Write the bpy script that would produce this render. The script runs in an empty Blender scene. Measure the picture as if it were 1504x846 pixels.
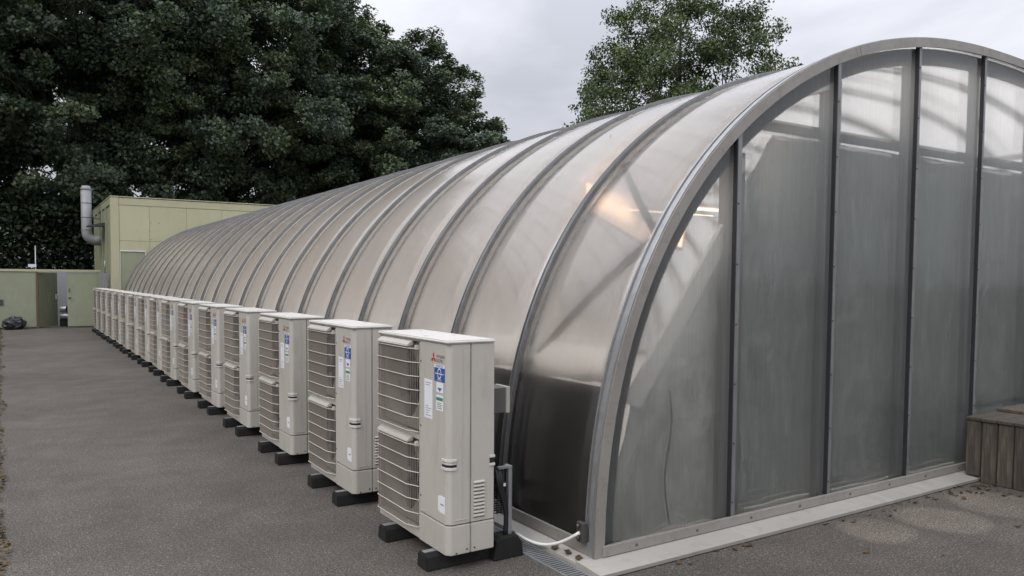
import bpy, bmesh, math, random
from mathutils import Vector, Matrix, noise
R = math.radians
scene = bpy.context.scene
col = scene.collection

# ------------------------------------------------------------------ camera
FPX, CX, CY = 1129.58, 739.37, 466.71
YAW, PITCH, ROLL, CAMH = .5654, -.0499, .0065, 1.8215
fw = Vector((math.sin(YAW)*math.cos(PITCH), math.cos(YAW)*math.cos(PITCH), math.sin(PITCH)))
rt = Vector((math.cos(YAW), -math.sin(YAW), 0)); up = rt.cross(fw)
r2 = rt*math.cos(ROLL)+up*math.sin(ROLL); u2 = -rt*math.sin(ROLL)+up*math.cos(ROLL)
cd = bpy.data.cameras.new('camera'); cam = bpy.data.objects.new('camera', cd); col.objects.link(cam)
M4 = Matrix((r2, u2, -fw)).transposed().to_4x4(); M4.translation = Vector((0, 0, CAMH))
cam.matrix_world = M4
cd.sensor_width = 36; cd.lens = FPX/1504*36
cd.shift_x = (752-CX)/1504; cd.shift_y = (CY-423)/1504
cd.clip_start = .05; cd.clip_end = 3000
scene.camera = cam

# ------------------------------------------------------------------ sky, sun, exposure
SUN_DIR = Vector((-.62, -.30, .72)).normalized()     # towards the sun behind the cloud
elev = math.asin(SUN_DIR.z); azim = math.atan2(SUN_DIR.x, SUN_DIR.y)
w = bpy.data.worlds.new('World'); scene.world = w; w.use_nodes = True
nt = w.node_tree; nt.nodes.clear()
def nd(t, **k):
    n = nt.nodes.new(t)
    for a, v in k.items(): setattr(n, a, v)
    return n
out = nd('ShaderNodeOutputWorld'); bg = nd('ShaderNodeBackground')
sky = nd('ShaderNodeTexSky', sky_type='NISHITA', sun_disc=False, sun_elevation=elev, sun_rotation=azim)
skm = nd('ShaderNodeMixRGB', blend_type='MULTIPLY'); skm.inputs[0].default_value = 1
skm.inputs[2].default_value = (.5, .5, .5, 1)
tc = nd('ShaderNodeTexCoord'); mp = nd('ShaderNodeMapping'); mp.inputs['Scale'].default_value = (1, 1, 2.0)
n1 = nd('ShaderNodeTexNoise'); n1.inputs['Scale'].default_value = 2.3; n1.inputs['Detail'].default_value = 6
n1.inputs['Roughness'].default_value = .5; n1.inputs['Distortion'].default_value = .5
cr = nd('ShaderNodeValToRGB')
cr.color_ramp.elements[0].position = .30; cr.color_ramp.elements[0].color = (3.9, 4.05, 4.55, 1)
cr.color_ramp.elements[1].position = .68; cr.color_ramp.elements[1].color = (7.2, 7.3, 7.75, 1)
sx = nd('ShaderNodeSeparateXYZ'); gr = nd('ShaderNodeMapRange')
gr.inputs['From Min'].default_value = 0; gr.inputs['From Max'].default_value = 1
gr.inputs['To Min'].default_value = .74; gr.inputs['To Max'].default_value = 3.0
gm = nd('ShaderNodeMixRGB', blend_type='MULTIPLY'); gm.inputs[0].default_value = 1
mx = nd('ShaderNodeMixRGB'); mx.inputs[0].default_value = .95
L = nt.links.new
L(tc.outputs['Generated'], mp.inputs[0]); L(mp.outputs[0], n1.inputs['Vector']); L(n1.outputs['Fac'], cr.inputs[0])
L(tc.outputs['Generated'], sx.inputs[0]); L(sx.outputs['Z'], gr.inputs['Value'])
L(cr.outputs[0], gm.inputs[1]); L(gr.outputs[0], gm.inputs[2])
L(sky.outputs[0], skm.inputs[1]); L(skm.outputs[0], mx.inputs[1]); L(gm.outputs[0], mx.inputs[2])
L(mx.outputs[0], bg.inputs[0]); bg.inputs[1].default_value = .105
L(bg.outputs[0], out.inputs[0])
sd = bpy.data.lights.new('sun', 'SUN'); sd.energy = 1.25; sd.angle = R(30); sd.color = (1, .96, .9)
so = bpy.data.objects.new('sun', sd); col.objects.link(so)
so.rotation_euler = (-SUN_DIR).to_track_quat('-Z', 'Y').to_euler()
scene.view_settings.view_transform = 'Standard'; scene.view_settings.look = 'None'
scene.view_settings.exposure = 0.2; scene.view_settings.gamma = 1; scene.view_settings.use_curve_mapping = False
cy = scene.cycles
cy.use_denoising = True
cy.max_bounces = 12; cy.diffuse_bounces = 8; cy.glossy_bounces = 4; cy.transmission_bounces = 8; cy.transparent_max_bounces = 40
cy.sample_clamp_indirect = 4; cy.caustics_reflective = False; cy.caustics_refractive = False

# ------------------------------------------------------------------ helpers
def tag(o, label=None, cat=None, group=None, kind=None):
    if label: o['label'] = label
    if cat: o['category'] = cat
    if group: o['group'] = group
    if kind: o['kind'] = kind
    return o
def empty(name, loc=(0, 0, 0), rz=0):
    o = bpy.data.objects.new(name, None); col.objects.link(o); o.location = loc; o.rotation_euler.z = rz
    o.empty_display_size = .1
    return o
def link(name, me, parent=None, loc=(0, 0, 0), rot=None, scale=None):
    o = bpy.data.objects.new(name, me); col.objects.link(o); o.parent = parent; o.location = loc
    if rot: o.rotation_euler = rot
    if scale: o.scale = scale
    return o
class MB:
    def __init__(s): s.v = []; s.f = []; s.mi = []; s.sm = []
    def add(s, vs, fs, m=0, smooth=False):
        b = len(s.v); s.v += [tuple(p) for p in vs]
        for f in fs: s.f.append([b+i for i in f]); s.mi.append(m); s.sm.append(smooth)
        return s
    def box(s, x0, x1, y0, y1, z0, z1, m=0):
        vs = [(x0,y0,z0),(x1,y0,z0),(x1,y1,z0),(x0,y1,z0),(x0,y0,z1),(x1,y0,z1),(x1,y1,z1),(x0,y1,z1)]
        return s.add(vs, [(3,2,1,0),(4,5,6,7),(0,1,5,4),(1,2,6,5),(2,3,7,6),(3,0,4,7)], m)
    def tube(s, pts, rad, n=8, m=0, cap=True):
        pts = [Vector(p) for p in pts]; rs = rad if isinstance(rad, (list, tuple)) else [rad]*len(pts)
        vs = []; fs = []
        prev = None
        for i, p in enumerate(pts):
            t = (pts[min(i+1, len(pts)-1)]-pts[max(i-1, 0)]).normalized()
            if prev is None:
                a = Vector((0, 0, 1)) if abs(t.z) < .9 else Vector((1, 0, 0))
                nrm = t.cross(a).normalized()
            else:
                nrm = (prev-t*prev.dot(t)).normalized()
            prev = nrm; bi = t.cross(nrm)
            for k in range(n):
                a = 2*math.pi*k/n; vs.append(p+(nrm*math.cos(a)+bi*math.sin(a))*rs[i])
        for i in range(len(pts)-1):
            for k in range(n):
                k2 = (k+1) % n
                fs.append((i*n+k, i*n+k2, (i+1)*n+k2, (i+1)*n+k))
        s.add(vs, fs, m, True)
        if cap:
            s.f.append([len(s.v)-len(vs)+k for k in range(n)][::-1]); s.mi.append(m); s.sm.append(False)
            s.f.append([len(s.v)-n+k for k in range(n)]); s.mi.append(m); s.sm.append(False)
        return s
    def prism(s, poly, axis, a, b, m=0):
        # poly: 2D points; axis 'x': (y,z) ; 'y': (x,z) ; 'z': (x,y)
        def P(q, h): return {'x': (h, q[0], q[1]), 'y': (q[0], h, q[1]), 'z': (q[0], q[1], h)}[axis]
        n = len(poly)
        vs = [P(q, a) for q in poly]+[P(q, b) for q in poly]
        fs = [tuple(range(n))[::-1], tuple(range(n, 2*n))]+[(i, (i+1) % n, n+(i+1) % n, n+i) for i in range(n)]
        return s.add(vs, fs, m)
    def mesh(s, name, mats, fix=True):
        me = bpy.data.meshes.new(name); me.from_pydata(s.v, [], s.f)
        for m in (mats if isinstance(mats, (list, tuple)) else [mats]): me.materials.append(m)
        me.polygons.foreach_set('material_index', s.mi); me.polygons.foreach_set('use_smooth', s.sm)
        if fix:
            bm = bmesh.new(); bm.from_mesh(me); bmesh.ops.recalc_face_normals(bm, faces=bm.faces); bm.to_mesh(me); bm.free()
        me.update(); return me
    def obj(s, name, mats, parent=None, loc=(0, 0, 0), bevel=0, fix=True):
        o = link(name, s.mesh(name, mats, fix), parent, loc)
        if bevel:
            md = o.modifiers.new('edge', 'BEVEL'); md.width = bevel; md.segments = 2; md.limit_method = 'ANGLE'; md.angle_limit = R(40)
        return o
def bevel_mesh(me, wd, seg=2):
    bm = bmesh.new(); bm.from_mesh(me)
    es = [e for e in bm.edges if len(e.link_faces) == 2 and e.calc_face_angle(0) > R(35)]
    bmesh.ops.bevel(bm, geom=es, offset=wd, segments=seg, affect='EDGES', clamp_overlap=True)
    bm.to_mesh(me); bm.free(); return me

# ------------------------------------------------------------------ materials
def mat(name, colr=(.5, .5, .5), rough=.6, metal=0, spec=.5):
    m = bpy.data.materials.new(name); m.use_nodes = True
    b = m.node_tree.nodes['Principled BSDF']
    b.inputs['Base Color'].default_value = (*colr, 1); b.inputs['Roughness'].default_value = rough
    b.inputs['Metallic'].default_value = metal; b.inputs['Specular IOR Level'].default_value = spec
    return m
def N(m, t, **k):
    n = m.node_tree.nodes.new(t)
    for a, v in k.items():
        if a in n.inputs: n.inputs[a].default_value = v
        else: setattr(n, a, v)
    return n
def LK(m, a, b): m.node_tree.links.new(a, b)
def BS(m): return m.node_tree.nodes['Principled BSDF']
def coords(m, scale=(1, 1, 1), kind='Object'):
    t = N(m, 'ShaderNodeTexCoord'); mp_ = N(m, 'ShaderNodeMapping'); mp_.inputs['Scale'].default_value = scale
    LK(m, t.outputs[kind], mp_.inputs[0]); return mp_.outputs[0]
def noisen(m, vec, scale, detail=4, rough=.55, dist=0):
    n = N(m, 'ShaderNodeTexNoise'); n.inputs['Scale'].default_value = scale; n.inputs['Detail'].default_value = detail
    n.inputs['Roughness'].default_value = rough; n.inputs['Distortion'].default_value = dist
    LK(m, vec, n.inputs['Vector']); return n.outputs['Fac']
def ramp(m, fac, stops):
    r = N(m, 'ShaderNodeValToRGB')
    while len(r.color_ramp.elements) < len(stops): r.color_ramp.elements.new(.5)
    for e, (p, c) in zip(r.color_ramp.elements, stops):
        e.position = p; e.color = (*c, 1) if len(c) == 3 else c
    LK(m, fac, r.inputs[0]); return r.outputs[0]
def mixc(m, fac, a, b, mode='MIX'):
    n = N(m, 'ShaderNodeMixRGB', blend_type=mode)
    for s, v in ((0, fac), (1, a), (2, b)):
        if isinstance(v, (int, float)): n.inputs[s].default_value = v
        elif isinstance(v, tuple): n.inputs[s].default_value = (*v, 1) if len(v) == 3 else v
        else: LK(m, v, n.inputs[s])
    return n.outputs[0]
def bump(m, h, strength=.3, dist=.01):
    b = N(m, 'ShaderNodeBump'); b.inputs['Strength'].default_value = strength; b.inputs['Distance'].default_value = dist
    LK(m, h, b.inputs['Height']); return b.outputs[0]
def weathered(name, base, rough=.5, metal=0, var=.12, scale=3, grime=(.10, .09, .075), gamt=.35, streak=(1, 1, .25), bmp=0):
    """paint or metal with uneven tone, grime blotches and streaks"""
    m = mat(name, base, rough, metal)
    oi = N(m, 'ShaderNodeObjectInfo')
    def shifted(c):
        q = N(m, 'ShaderNodeVectorMath', operation='ADD'); LK(m, c, q.inputs[0]); LK(m, oi.outputs['Location'], q.inputs[1]); return q.outputs[0]
    v = shifted(coords(m)); vs = shifted(coords(m, streak))
    a = noisen(m, v, scale, 5, .6)
    lo = tuple(c*(1-var) for c in base); hi = tuple(min(1, c*(1+var)) for c in base)
    c1 = ramp(m, a, [(.3, lo), (.7, hi)])
    g = noisen(m, vs, scale*4.5, 6, .65, .3)
    gf = ramp(m, g, [(.52, (0, 0, 0)), (.78, (gamt,)*3)])
    c2 = mixc(m, gf, c1, grime)
    c2 = mixc(m, 1, c2, ramp(m, oi.outputs['Random'], [(0, (.95, .945, .935)), (1, (1.03, 1.03, 1.03))]), 'MULTIPLY')
    LK(m, c2, BS(m).inputs['Base Color'])
    rr = ramp(m, g, [(.3, (rough*.85,)*3), (.75, (min(1, rough*1.3),)*3)]); LK(m, rr, BS(m).inputs['Roughness'])
    if bmp: LK(m, bump(m, g, bmp, .004), BS(m).inputs['Normal'])
    return m

MT = {}
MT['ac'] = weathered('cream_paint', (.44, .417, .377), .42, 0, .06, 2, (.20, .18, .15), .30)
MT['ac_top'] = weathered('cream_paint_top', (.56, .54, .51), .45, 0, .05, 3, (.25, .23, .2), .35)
MT['ac_wire'] = mat('cream_wire', (.52, .48, .43), .5)
MT['ac_vwire'] = mat('taupe_wire', (.25, .22, .19), .55)
MT['ac_in'] = mat('shroud_plastic', (.24, .22, .19), .6)
MT['ac_fan'] = mat('fan_plastic', (.10, .095, .09), .5)
MT['coil'] = mat('coil_fins', (.12, .11, .10), .5, .3)
MT['dark'] = mat('dark_gap', (.012, .012, .012), .8)
MT['rubber'] = weathered('black_rubber', (.006, .006, .006), .85, 0, .2, 6, (.025, .023, .021), .25)
MT['alu'] = weathered('weathered_aluminium', (.40, .40, .405), .38, .75, .10, 4, (.16, .15, .13), .28)
MT['alu_dull'] = weathered('dull_aluminium', (.29, .275, .255), .5, .35, .10, 2.5, (.12, .10, .085), .40, (1, 1, 1))
MT['cap'] = mat('rib_cap_dark', (.085, .088, .092), .42, .55)
MT['mullion'] = weathered('mullion_metal', (.25, .25, .255), .42, .55, .15, 5, (.12, .11, .10), .5)
MT['cap_black'] = mat('black_gasket', (.02, .021, .024), .5)
MT['galv'] = weathered('galvanised_steel', (.36, .37, .38), .45, .7, .12, 9, (.14, .13, .12), .35)
MT['screw'] = mat('screw_head', (.10, .095, .09), .5, .5)
MT['flash'] = weathered('flashing_sheet', (.37, .355, .33), .55, .1, .10, 1.1, (.15, .125, .10), .38, (1, 1, 1))
MT['steel_in'] = mat('inner_steel', (.13, .135, .14), .5, .2)
MT['steel_mid'] = mat('inner_arch_steel', (.62, .61, .59), .5, .1)
MT['black_film'] = weathered('black_film', (.011, .011, .012), .55, 0, .2, 3, (.03, .03, .03), .3)
MT['white_film'] = mat('white_film', (.82, .81, .79), .5)
MT['pvc'] = mat('white_pvc', (.7, .7, .68), .4)
MT['rubbercable'] = mat('black_cable', (.012, .012, .012), .5)
MT['gpaint'] = weathered('green_paint', (.44, .43, .285), .55, 0, .05, 1.2, (.22, .21, .14), .2)
MT['gpaint2'] = weathered('green_paint_dull', (.29, .31, .215), .6, 0, .06, 1.5, (.15, .16, .11), .25)
MT['gpaint3'] = weathered('green_paint_dark', (.17, .185, .125), .6, 0, .1, 2, (.06, .06, .04), .4)
MT['rust'] = mat('rusty_edge', (.13, .085, .06), .8)
MT['flue'] = weathered('flue_metal', (.27, .275, .29), .6, .1, .08, 3, (.16, .15, .15), .35)
MT['white'] = mat('white_trim', (.72, .72, .70), .5)
MT['roomgrey'] = mat('grey_render', (.33, .33, .36), .8)
MT['bag'] = mat('black_bag', (.018, .019, .022), .35)
MT['concrete'] = weathered('concrete', (.25, .24, .225), .85, 0, .15, 2, (.1, .09, .08), .5)
MT['pale_floor'] = weathered('pale_floor', (.80, .76, .71), .8, 0, .06, 2, (.3, .28, .25), .4)
MT['label_w'] = mat('sticker_white', (.72, .74, .78), .4)
MT['label_b'] = mat('sticker_blue', (.028, .085, .30), .35)
MT['label_g'] = mat('sticker_green', (.05, .22, .13), .35)
MT['red'] = mat('logo_red', (.45, .03, .035), .4)
MT['ink'] = mat('ink_grey', (.10, .10, .10), .5)

def asphalt():
    m = mat('asphalt', (.07, .066, .062), .9, 0, .3)
    v = coords(m)
    big = noisen(m, v, .35, 4, .6)
    med = noisen(m, v, 2.2, 5, .65)
    fine = noisen(m, v, 95, 2, .6)
    vo = N(m, 'ShaderNodeTexVoronoi'); vo.inputs['Scale'].default_value = 85; LK(m, v, vo.inputs['Vector'])
    grit = noisen(m, v, 42, 3, .7)
    fm = mixc(m, .32, fine, grit)
    base = ramp(m, fm, [(.34, (.032, .030, .0275)), (.50, (.082, .077, .071)), (.67, (.22, .208, .193))])
    tone = ramp(m, big, [(.3, (.74, .735, .73)), (.7, (1.20, 1.16, 1.13))])
    c = mixc(m, 1.0, base, tone, 'MULTIPLY')
    tone2 = ramp(m, med, [(.3, (.82, .82, .83)), (.68, (1.14, 1.13, 1.12))])
    c = mixc(m, 1.0, c, tone2, 'MULTIPLY')
    c = mixc(m, 1.0, c, (1.03, .99, .95), 'MULTIPLY')
    chips = ramp(m, vo.outputs['Color'], [(.86, (0, 0, 0)), (.95, (.55, .55, .55))])
    c = mixc(m, chips, c, (.24, .225, .21))
    # round bleached marks where pots stood
    sp = N(m, 'ShaderNodeSeparateXYZ'); LK(m, v, sp.inputs[0])
    acc = None
    for cx_, cy_, rr_ in ((5.30, 3.20, .27), (5.98, 3.12, .33), (6.80, 3.10, .36)):
        d = N(m, 'ShaderNodeVectorMath', operation='DISTANCE'); LK(m, v, d.inputs[0]); d.inputs[1].default_value = (cx_, cy_, 0)
        a = N(m, 'ShaderNodeMath', operation='ADD'); LK(m, d.outputs['Value'], a.inputs[0])
        ms = N(m, 'ShaderNodeMath', operation='MULTIPLY'); LK(m, med, ms.inputs[0]); ms.inputs[1].default_value = .30
        LK(m, ms.outputs[0], a.inputs[1])
        k = N(m, 'ShaderNodeMapRange'); LK(m, a.outputs[0], k.inputs[0])
        k.inputs[1].default_value = rr_+.11; k.inputs[2].default_value = rr_+.19; k.inputs[3].default_value = .42; k.inputs[4].default_value = 0
        if acc is None: acc = k.outputs[0]
        else:
            mm = N(m, 'ShaderNodeMath', operation='MAXIMUM'); LK(m, acc, mm.inputs[0]); LK(m, k.outputs[0], mm.inputs[1]); acc = mm.outputs[0]
    pale = mixc(m, 1.0, c, (2.3, 2.25, 2.15), 'MULTIPLY')
    c = mixc(m, acc, c, pale)
    LK(m, c, BS(m).inputs['Base Color'])
    LK(m, bump(m, fine, .7, .006), BS(m).inputs['Normal'])
    return m
MT['asphalt'] = asphalt()

BAYW = 1.0955
def glazing(name, transp, trans_col, diff_col, gloss, refl, blur, wall=False, streak=(.8, 26, .8)):
    """multiwall polycarbonate: part clear, part milky, faint flutes and streaks of dirt"""
    m = bpy.data.materials.new(name); m.use_nodes = True; m.node_tree.nodes.clear()
    o = N(m, 'ShaderNodeOutputMaterial')
    v = coords(m); vs = coords(m, streak)
    st = noisen(m, vs, 2.2, 5, .65)
    bl = noisen(m, v, .9, 5, .6, .4)
    oi = N(m, 'ShaderNodeObjectInfo')
    ct = ramp(m, st, [(.28, tuple(c*.94 for c in trans_col)), (.7, trans_col)])
    cd_ = ramp(m, bl, [(.3, tuple(c*.72 for c in diff_col)), (.62, diff_col)])
    pr_ = ramp(m, oi.outputs['Random'], [(0, (.90, .885, .86)), (.5, (1, .985, .97)), (1, (.95, .945, .915))])
    ct = mixc(m, 1, ct, pr_, 'MULTIPLY'); cd_ = mixc(m, 1, cd_, pr_, 'MULTIPLY')
    t = N(m, 'ShaderNodeBsdfTransparent'); t.inputs[0].default_value = (.90, .92, .92, 1)
    tl = N(m, 'ShaderNodeBsdfTranslucent'); LK(m, ct, tl.inputs[0])
    df = N(m, 'ShaderNodeBsdfDiffuse'); LK(m, cd_, df.inputs[0])
    m1 = N(m, 'ShaderNodeMixShader'); m1.inputs[0].default_value = refl; LK(m, tl.outputs[0], m1.inputs[1]); LK(m, df.outputs[0], m1.inputs[2])
    fac = N(m, 'ShaderNodeMapRange'); LK(m, st, fac.inputs[0]); fac.inputs[1].default_value = .3; fac.inputs[2].default_value = .7
    fac.inputs[3].default_value = max(0, 1-transp-.04); fac.inputs[4].default_value = min(1, 1-transp+.04)
    ge = N(m, 'ShaderNodeNewGeometry')
    io2 = N(m, 'ShaderNodeMapRange'); LK(m, ge.outputs['Backfacing'], io2.inputs[0]); io2.inputs[3].default_value = 1.15; io2.inputs[4].default_value = 1/1.15
    rf_ = N(m, 'ShaderNodeBsdfRefraction'); rf_.inputs['Roughness'].default_value = blur; rf_.inputs[0].default_value = (1, .98, .96, 1) if not wall else (.98, .97, .95, 1); LK(m, io2.outputs[0], rf_.inputs['IOR'])
    mt_ = N(m, 'ShaderNodeMixShader'); mt_.inputs[0].default_value = .78; LK(m, t.outputs[0], mt_.inputs[1]); LK(m, rf_.outputs[0], mt_.inputs[2])
    m2 = N(m, 'ShaderNodeMixShader'); LK(m, fac.outputs[0], m2.inputs[0]); LK(m, mt_.outputs[0], m2.inputs[1]); LK(m, m1.outputs[0], m2.inputs[2])
    ov = coords(m); sp_ = N(m, 'ShaderNodeSeparateXYZ'); LK(m, ov, sp_.inputs[0])
    d1 = noisen(m, coords(m, (.9, 2.2, .9)), 1.1, 6, .68, .6)
    if not wall:
        oi2 = N(m, 'ShaderNodeObjectInfo')
        vm = N(m, 'ShaderNodeVectorMath', operation='ADD'); LK(m, coords(m, (.55, 1.6, .55)), vm.inputs[0]); LK(m, oi2.outputs['Location'], vm.inputs[1])
        d1 = noisen(m, vm.outputs[0], 1.0, 6, .68, .6)
        pp = N(m, 'ShaderNodeMath', operation='PINGPONG'); LK(m, sp_.outputs['Y'], pp.inputs[0]); pp.inputs[1].default_value = BAYW/2
        eg = N(m, 'ShaderNodeMapRange'); LK(m, pp.outputs[0], eg.inputs[0]); eg.inputs[1].default_value = .03; eg.inputs[2].default_value = .14; eg.inputs[3].default_value = .07; eg.inputs[4].default_value = 0
    dm = N(m, 'ShaderNodeMapRange'); LK(m, d1, dm.inputs[0]); dm.inputs[1].default_value = .48; dm.inputs[2].default_value = .80; dm.inputs[3].default_value = 0; dm.inputs[4].default_value = .15 if not wall else .10
    dsum = dm.outputs[0]
    if not wall:
        ad = N(m, 'ShaderNodeMath', operation='ADD', use_clamp=True); LK(m, dm.outputs[0], ad.inputs[0]); LK(m, eg.outputs[0], ad.inputs[1]); dsum = ad.outputs[0]
    dd_ = N(m, 'ShaderNodeBsdfDiffuse'); dd_.inputs[0].default_value = (.17, .153, .13, 1)
    m2d = N(m, 'ShaderNodeMixShader'); LK(m, dsum, m2d.inputs[0]); LK(m, m2.outputs[0], m2d.inputs[1]); LK(m, dd_.outputs[0], m2d.inputs[2]); m2 = m2d
    g = N(m, 'ShaderNodeBsdfGlossy'); g.inputs['Roughness'].default_value = gloss; g.inputs[0].default_value = (.92, .92, .92, 1)
    fl = noisen(m, coords(m, (1, 60, 1) if not wall else (60, 1, .6)), 2.0, 2, .5)
    wv = noisen(m, v, 1.3, 2, .5)
    hm = mixc(m, .06, wv, fl)
    bp = bump(m, hm, .26, .02); LK(m, bp, g.inputs['Normal'])
    fr = N(m, 'ShaderNodeFresnel'); io = N(m, 'ShaderNodeMapRange')
    LK(m, ge.outputs['Backfacing'], io.inputs[0]); io.inputs[3].default_value = 1.5; io.inputs[4].default_value = 1/1.5; LK(m, io.outputs[0], fr.inputs[0])
    m3 = N(m, 'ShaderNodeMixShader'); LK(m, fr.outputs[0], m3.inputs[0]); LK(m, m2.outputs[0], m3.inputs[1]); LK(m, g.outputs[0], m3.inputs[2])
    LK(m, m3.outputs[0], o.inputs[0]); return m
MT['roof_sheet'] = glazing('roof_polycarbonate', .30, (1.0, .95, .92), (.86, .83, .80), .17, .008, .38)
MT['wall_sheet'] = glazing('wall_polycarbonate', .58, (.95, .96, .95), (.6, .62, .62), .10, .07, .16, True, (30, .8, .6))
def clear_skin(name):
    m = bpy.data.materials.new(name); m.use_nodes = True; m.node_tree.nodes.clear(); o = N(m, 'ShaderNodeOutputMaterial')
    t = N(m, 'ShaderNodeBsdfTransparent'); t.inputs[0].default_value = (.97, .98, .98, 1)
    d = N(m, 'ShaderNodeBsdfDiffuse'); d.inputs[0].default_value = (.8, .8, .78, 1)
    mm = N(m, 'ShaderNodeMixShader'); mm.inputs[0].default_value = .006; LK(m, t.outputs[0], mm.inputs[1]); LK(m, d.outputs[0], mm.inputs[2]); LK(m, mm.outputs[0], o.inputs[0]); return m
MT['clear'] = clear_skin('clear_inner_skin')
def film(name, c, tfac=.45, wrinkle=1):
    m = bpy.data.materials.new(name); m.use_nodes = True; m.node_tree.nodes.clear(); o = N(m, 'ShaderNodeOutputMaterial')
    v = coords(m); a = noisen(m, v, 2.5, 5, .6, .8)
    cc = ramp(m, a, [(.3, tuple(x*.8 for x in c)), (.7, c)])
    d = N(m, 'ShaderNodeBsdfDiffuse'); LK(m, cc, d.inputs[0]); t = N(m, 'ShaderNodeBsdfTranslucent'); LK(m, cc, t.inputs[0])
    bb = bump(m, noisen(m, coords(m, (1, 1, .6)), 5, 5, .6, 1.6), 1.0, .14); LK(m, bb, d.inputs['Normal'])
    mm = N(m, 'ShaderNodeMixShader'); mm.inputs[0].default_value = tfac; LK(m, d.outputs[0], mm.inputs[1]); LK(m, t.outputs[0], mm.inputs[2])
    g = N(m, 'ShaderNodeBsdfGlossy'); g.inputs['Roughness'].default_value = .28; LK(m, bb, g.inputs['Normal'])
    m2 = N(m, 'ShaderNodeMixShader'); m2.inputs[0].default_value = .14; LK(m, mm.outputs[0], m2.inputs[1]); LK(m, g.outputs[0], m2.inputs[2])
    LK(m, m2.outputs[0], o.inputs[0]); return m
MT['curtain'] = film('grey_curtain_film', (.60, .645, .65), .42)
MT['liner'] = film('silver_liner_film', (.88, .90, .89), .42)
def emit(name, c, s):
    m = mat(name, c, .5); b = BS(m); b.inputs['Emission Color'].default_value = (*c, 1); b.inputs['Emission Strength'].default_value = s; return m
MT['tube'] = emit('lit_tube', (1, .72, .52), 7)
MT['panel_lit'] = emit('lit_panel', (1, .68, .46), 2.1)
def bark():
    m = mat('bark', (.06, .05, .04), .9); v = coords(m, (1, 1, .25)); a = noisen(m, v, 9, 5, .65)
    LK(m, ramp(m, a, [(.3, (.028, .024, .02)), (.7, (.10, .088, .072))]), BS(m).inputs['Base Color'])
    LK(m, bump(m, a, .6, .03), BS(m).inputs['Normal']); return m
MT['bark'] = bark()
def leaf(name, lo, hi, pale):
    m = bpy.data.materials.new(name); m.use_nodes = True; m.node_tree.nodes.clear(); o = N(m, 'ShaderNodeOutputMaterial')
    ge = N(m, 'ShaderNodeNewGeometry'); v = coords(m)
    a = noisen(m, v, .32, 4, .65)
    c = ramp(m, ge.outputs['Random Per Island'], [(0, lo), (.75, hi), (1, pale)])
    c = mixc(m, 1, c, ramp(m, a, [(.32, (.62, .70, .80)), (.68, (1.35, 1.28, .95))]), 'MULTIPLY')  # broad noise paints sunlit lighter patches of the crowns into the leaf colour
    p = N(m, 'ShaderNodeBsdfPrincipled'); LK(m, c, p.inputs['Base Color']); p.inputs['Roughness'].default_value = .5; p.inputs['Specular IOR Level'].default_value = .35
    t = N(m, 'ShaderNodeBsdfTranslucent'); LK(m, mixc(m, 1, c, (1.1, 1.35, .6), 'MULTIPLY'), t.inputs[0])
    mm = N(m, 'ShaderNodeMixShader'); mm.inputs[0].default_value = .22; LK(m, p.outputs[0], mm.inputs[1]); LK(m, t.outputs[0], mm.inputs[2])
    LK(m, mm.outputs[0], o.inputs[0]); return m
MT['leaf_dark'] = leaf('maple_leaf', (.046, .068, .056), (.084, .116, .080), (.13, .165, .10))
MT['leaf_light'] = leaf('ash_leaf', (.045, .068, .032), (.085, .12, .050), (.13, .165, .07))
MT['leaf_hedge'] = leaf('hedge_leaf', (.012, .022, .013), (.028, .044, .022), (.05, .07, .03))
def wood():
    m = mat('weathered_decking', (.14, .125, .105), .85)
    v = coords(m, (14, 14, 1.2)); a = noisen(m, v, 3, 6, .65, .4); b = noisen(m, coords(m), 3, 4, .6)
    oi = N(m, 'ShaderNodeObjectInfo')
    c = ramp(m, a, [(.25, (.028, .025, .022)), (.55, (.082, .073, .064)), (.8, (.155, .142, .128))])
    c = mixc(m, 1, c, ramp(m, oi.outputs['Random'], [(0, (.75, .72, .7)), (1, (1.2, 1.15, 1.08))]), 'MULTIPLY')
    c = mixc(m, 1, c, ramp(m, b, [(.3, (.7, .72, .68)), (.7, (1.15, 1.1, 1.05))]), 'MULTIPLY')
    LK(m, c, BS(m).inputs['Base Color']); LK(m, bump(m, a, .5, .004), BS(m).inputs['Normal']); return m
MT['wood'] = wood()
MT['dead_leaf'] = leaf('dead_leaf', (.06, .04, .028), (.11, .072, .045), (.17, .12, .075))

# ------------------------------------------------------------------ ground
mb = MB(); mb.add([(-400, -300, 0), (400, -300, 0), (400, 900, 0), (-400, 900, 0)], [(0, 1, 2, 3)])
tag(mb.obj('ground', MT['asphalt']), kind='structure')

# ------------------------------------------------------------------ greenhouse
XC, A_, B_, NE = 7.95, 4.85, 3.97, 2.29
Y0, BAY, NB = 3.784, 1.0955, 24
Y1 = Y0+BAY*NB
def prof_raw(t):
    c, s = math.cos(t), math.sin(t)
    return Vector((XC-A_*math.copysign(abs(c)**(2/NE), c), B_*max(s, 0)**(2/NE)))
def make_profile(n):
    raw = [prof_raw(math.pi*i/4000) for i in range(4001)]
    cum = [0]
    for i in range(4000): cum.append(cum[-1]+(raw[i+1]-raw[i]).length)
    res = []; j = 0
    for k in range(n+1):
        d = cum[-1]*k/n
        while j < 3999 and cum[j+1] < d: j += 1
        f = (d-cum[j])/max(1e-9, cum[j+1]-cum[j]); res.append(raw[j].lerp(raw[j+1], min(1, f)))
    return res
PR = make_profile(88)
NRM = []
for i in range(len(PR)):
    t = (PR[min(i+1, len(PR)-1)]-PR[max(i-1, 0)]).normalized(); NRM.append(Vector((-t.y, t.x)))
def off(i, d): return PR[i]+NRM[i]*d
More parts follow.
